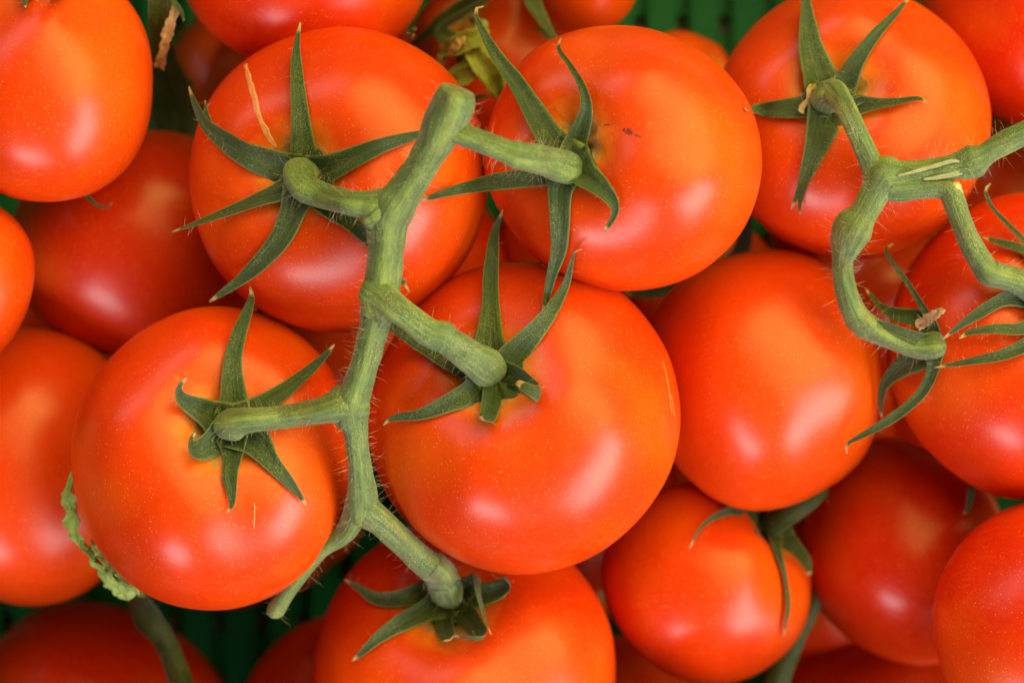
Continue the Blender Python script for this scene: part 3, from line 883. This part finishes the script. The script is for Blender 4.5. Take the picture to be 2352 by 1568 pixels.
calyx('EMPTY', (2152, 788), [
    dict(p=[(2150, 775, 30), (2142, 742, 24), (2125, 713, 18), (2088, 653, 13), (2048, 599, 10), (2036, 573, 8), (2052, 560, 3)], h0=.001, h1=.003, camber=.25, drop=.12),
    dict(p=[(2158, 790, 38), (2135, 782, 34), (2101, 773, 27, .003), (2035, 748, 18, .003), (1995, 735, 6, .003)], camber=.25, drop=.05),
    dict(p=[(2145, 765, 36), (2110, 732, 38), (2060, 722, 30), (2025, 705, 16), (2002, 680, 10), (1988, 664, 4)], camber=.2, drop=.25),
    dict(p=[(2145, 795, 50), (2112, 818, 58), (2068, 846, 42), (2033, 883, 25), (2024, 923, 16), (2025, 958, 4)], camber=.15, drop=.7),
    dict(p=[(2155, 795, 40), (2148, 825, 33), (2141, 858, 27), (2113, 908, 24), (2051, 959, 23), (1985, 997, 15), (1948, 1018, 8), (1945, 1041, 3)], camber=.2, drop=.3),
    dict(p=[(2108, 752, 18, .006), (2122, 740, 26, .008), (2140, 728, 24, .0095), (2156, 716, 18, .010), (2168, 716, 10, .010)], mat=M_DRY, name='dried_petal', rough=.0006, seg=30),
], parent=vb, disc_r=34, z0=.1055, hairs=10)
flush_hairs(vb)

# ------------------------------------------------------------------ deep stems and scraps
def loose_stem(pts, label, name='loose_stem', hairs=30, mat=None, seed=0):
    x, y, r, z = pts[len(pts) // 2]
    t = thing(name, P(x, y, z - r * S0), label, 'stem', 'loose stems between the tomatoes')
    tube('stalk', pts, mat or M_SEPAL, t, seed=seed, hairs=hairs)
    flush_hairs(t)
    return t
loose_stem([(300, 1330, 22, .062), (322, 1385, 27, .064), (345, 1425, 32, .066), (375, 1462, 26, .0655), (398, 1510, 26, .064), (420, 1570, 27, .062), (450, 1640, 27, .058)],
           'bent olive stem lying in shade over the lower left tomato', seed=31)
loose_stem([(1895, 1330, 20, .046), (1850, 1420, 22, .045), (1815, 1490, 25, .045), (1790, 1545, 30, .045), (1765, 1640, 32, .045)],
           'grey green stem rising in the gap between the lower right tomatoes', seed=32)
s9 = zat('T9', 1768, 1212)
loose_stem([(1764, 1210, 26, s9 + .001), (1778, 1205, 28, s9 + .005), (1810, 1180, 28, s9 + .008), (1850, 1152, 27, s9 + .010), (1880, 1120, 26, s9 + .010)],
           'short dark green stalk of the smaller tomato below the orange one', seed=33)

# dark sepals of the hidden tomato between three larger ones
calyx('T26', (1655, 640), [
    dict(p=[(1660, 640, 50), (1690, 605, 44), (1708, 560, 36), (1716, 515, 26), (1718, 470, 8)], h0=.006, h1=.012, drop=.1),
    dict(p=[(1650, 640, 50), (1600, 645, 46), (1550, 662, 36), (1490, 674, 26), (1435, 676, 6)], h0=.006, h1=.010, drop=.1, camber=.2),
    dict(p=[(1660, 630, 50), (1630, 610, 40), (1600, 590, 25), (1580, 570, 5)], h0=.004, h1=.006),
], tree=FR['T26']['tree'], disc_r=40, disc_h=.004)

# scraps by the top edge, behind the blemished tomato
calyx('T16', (1085, 130), [
    dict(p=[(1075, 110, 40), (1010, 70, 36, .006), (1060, 30, 34, .010), (1110, 0, 30, .012), (1160, -30, 10, .012)], h0=.004, h1=.006, drop=.1),
    dict(p=[(940, 108, 5), (970, 88, 18), (1010, 55, 34), (1060, 20, 40), (1110, -12, 30), (1150, -30, 8)], h0=.010, h1=.016, drop=.1),
    dict(p=[(1215, -20, 40), (1228, 15, 34), (1246, 45, 26), (1266, 75, 16), (1285, 95, 5)], h0=.020, h1=.020, drop=.1),
    dict(p=[(1230, 62, 4), (1250, 75, 12), (1270, 92, 10), (1285, 108, 3)], h0=.012, h1=.012, drop=.1),
    dict(p=[(1125, 220, 4), (1105, 222, 10), (1080, 230, 12), (1060, 240, 4)], h0=.012, h1=.012, drop=.1),
    dict(p=[(940, 30, 4), (948, 60, 12), (944, 90, 10), (930, 110, 3)], h0=.012, h1=.012, drop=.1),
], tree=FR['T16']['tree'], disc_r=34, disc_h=.006)
gs = thing('stem_scrap', P(1090, 140, .066), 'pale yellow green broken stem end behind the two upper truss tomatoes', 'stem')
tube('stub', [(1108, 55, 14, .072), (1096, 95, 20, .072), (1104, 130, 22, .071), (1130, 165, 22, .069), (1150, 210, 20, .066)], M_GRASSY, gs, seed=41, lumps=.25, hairs=40)
tube('side_stub', [(1100, 150, 26, .074), (1065, 165, 22, .074), (1035, 180, 18, .073), (1015, 190, 10, .072)], M_GRASSY, gs, seed=42, lumps=.25, hairs=20)
p3 = [(P(x, y, z), w * kz(z)) for x, y, w, z in ((1070, 95, 20, .080), (1040, 105, 36, .078), (1020, 125, 40, .074), (1010, 150, 16, .072))]
ribbon('dried_bract', p3, M_DRY, gs, rough=.0006, seg=24)
for q in (((1120, 70, 16, .079), (1096, 84, 44, .080), (1062, 100, 46, .079), (1030, 118, 22, .076), (1008, 132, 5, .074)),
          ((1070, 110, 20, .078), (1098, 140, 46, .079), (1124, 172, 50, .078), (1140, 206, 30, .075), (1146, 230, 8, .072)),
          ((1110, 150, 20, .078), (1080, 168, 40, .078), (1046, 182, 34, .076), (1012, 196, 8, .073))):
    ribbon('leaf_scrap', [(P(x, y, z), w * kz(z)) for x, y, w, z in q], M_GRASSY, gs, camber=.3, rough=.0005, rf=260, seg=30, cross=9, ragged=.3, seed=q[0][0])
flush_hairs(gs)

# dry tan husk and green sepal by the upper left gap
hk = thing('dry_husk', P(375, 90, .070), 'torn dry tan and olive husk hanging in the gap at upper left', 'husk')
p3 = [(P(x, y, z), w * kz(z)) for x, y, w, z in ((372, -30, 60, .094), (370, 20, 58, .092), (365, 65, 42, .088), (358, 110, 22, .082), (352, 150, 6, .076))]
ribbon('green_blade', p3, M_SEPAL, hk, camber=.2, seg=28)
p3 = [(P(x, y, z), w * kz(z)) for x, y, w, z in ((408, 10, 14, .097), (398, 40, 24, .096), (386, 75, 26, .094), (376, 115, 22, .091), (370, 140, 24, .088), (366, 156, 22, .086))]
ribbon('dry_blade', p3, M_DRY, hk, camber=.3, seg=44, cross=9, rough=.00035, jit=.5, taper_tip=False)
p3 = [(P(x, y, z), w * kz(z)) for x, y, w, z in ((385, -20, 10, .099), (400, 5, 12, .099), (415, 25, 10, .098), (422, 48, 4, .096))]
ribbon('curled_tip', p3, M_SEPAL, hk, camber=.2, seg=18)

# thin dark sepal tip hanging below the corner tomato
st = thing('sepal_tip', P(225, 460, .085), 'thin dark curled sepal tip hanging below the corner tomato', 'sepal')
p3 = [(P(x, y, z), w * kz(z)) for x, y, w, z in ((185, 415, 16, .090), (195, 440, 14, .088), (212, 462, 9, .086), (232, 474, 7, .084), (250, 474, 5, .083), (257, 464, 2, .083))]
ribbon('blade', p3, M_SEPAL, st, camber=.2)
st2 = thing('sepal_tip', P(2225, 1150, .070), 'short dark sepal tip below the right edge tomato', 'sepal')
p3 = [(P(x, y, z), w * kz(z)) for x, y, w, z in ((2230, 1120, 18, .078), (2228, 1145, 16, .076), (2222, 1168, 12, .074), (2214, 1178, 5, .073))]
ribbon('blade', p3, M_SEPAL, st2, camber=.2)

# withered leaf scrap lying against the left truss tomato
wl = thing('withered_leaf', P(215, 1240, .082), 'crumpled withered green leaf scrap at the lower left tomato', 'leaf')
p3 = [(P(x, y, z), w * kz(z)) for x, y, w, z in ((165, 1072, 6, .104), (164, 1100, 12, .104), (158, 1140, 26, .103), (162, 1172, 35, .101), (170, 1205, 32, .100), (180, 1232, 30, .099),
      (200, 1255, 32, .098), (220, 1282, 37, .097), (244, 1310, 46, .096), (270, 1332, 62, .094), (296, 1350, 69, .092), (314, 1364, 56, .090))]
ribbon('blade', p3, M_WITHER, wl, camber=.25, groove=.15, seg=130, cross=17, n0=Vector((-.35, -.25, .9)), rough=.0014, rf=210, jit=.3, jf=7, ragged=.8, thick=.0002)
p3 = [(P(x, y, z), w * kz(z)) for x, y, w, z in ((213, 1235, 9, .1005), (224, 1250, 18, .1010), (234, 1275, 21, .1005), (258, 1300, 26, .0995), (288, 1325, 25, .098), (326, 1350, 14, .096))]
ribbon('fold', p3, M_WITHER, wl, camber=.5, groove=.2, seg=90, cross=13, rough=.0013, rf=240, jit=.3, jf=6, ragged=.8, thick=.0002, seed=4)

# dark olive leaf deep in the gap at upper left
dl = thing('dark_leaf', P(395, 270, .018), 'dark olive leaf deep in the gap beside the upper left corner tomato', 'leaf')
p3 = [(P(x, y, z), w * kz(z)) for x, y, w, z in ((372, 90, 30, .040), (376, 150, 75, .036), (388, 210, 105, .030), (398, 270, 115, .025), (408, 330, 90, .022), (415, 390, 20, .020))]
ribbon('blade', p3, M_SEPAL, dl, camber=-.15, groove=.06, seg=40, cross=11, jit=.2, rough=.0005, rf=180)
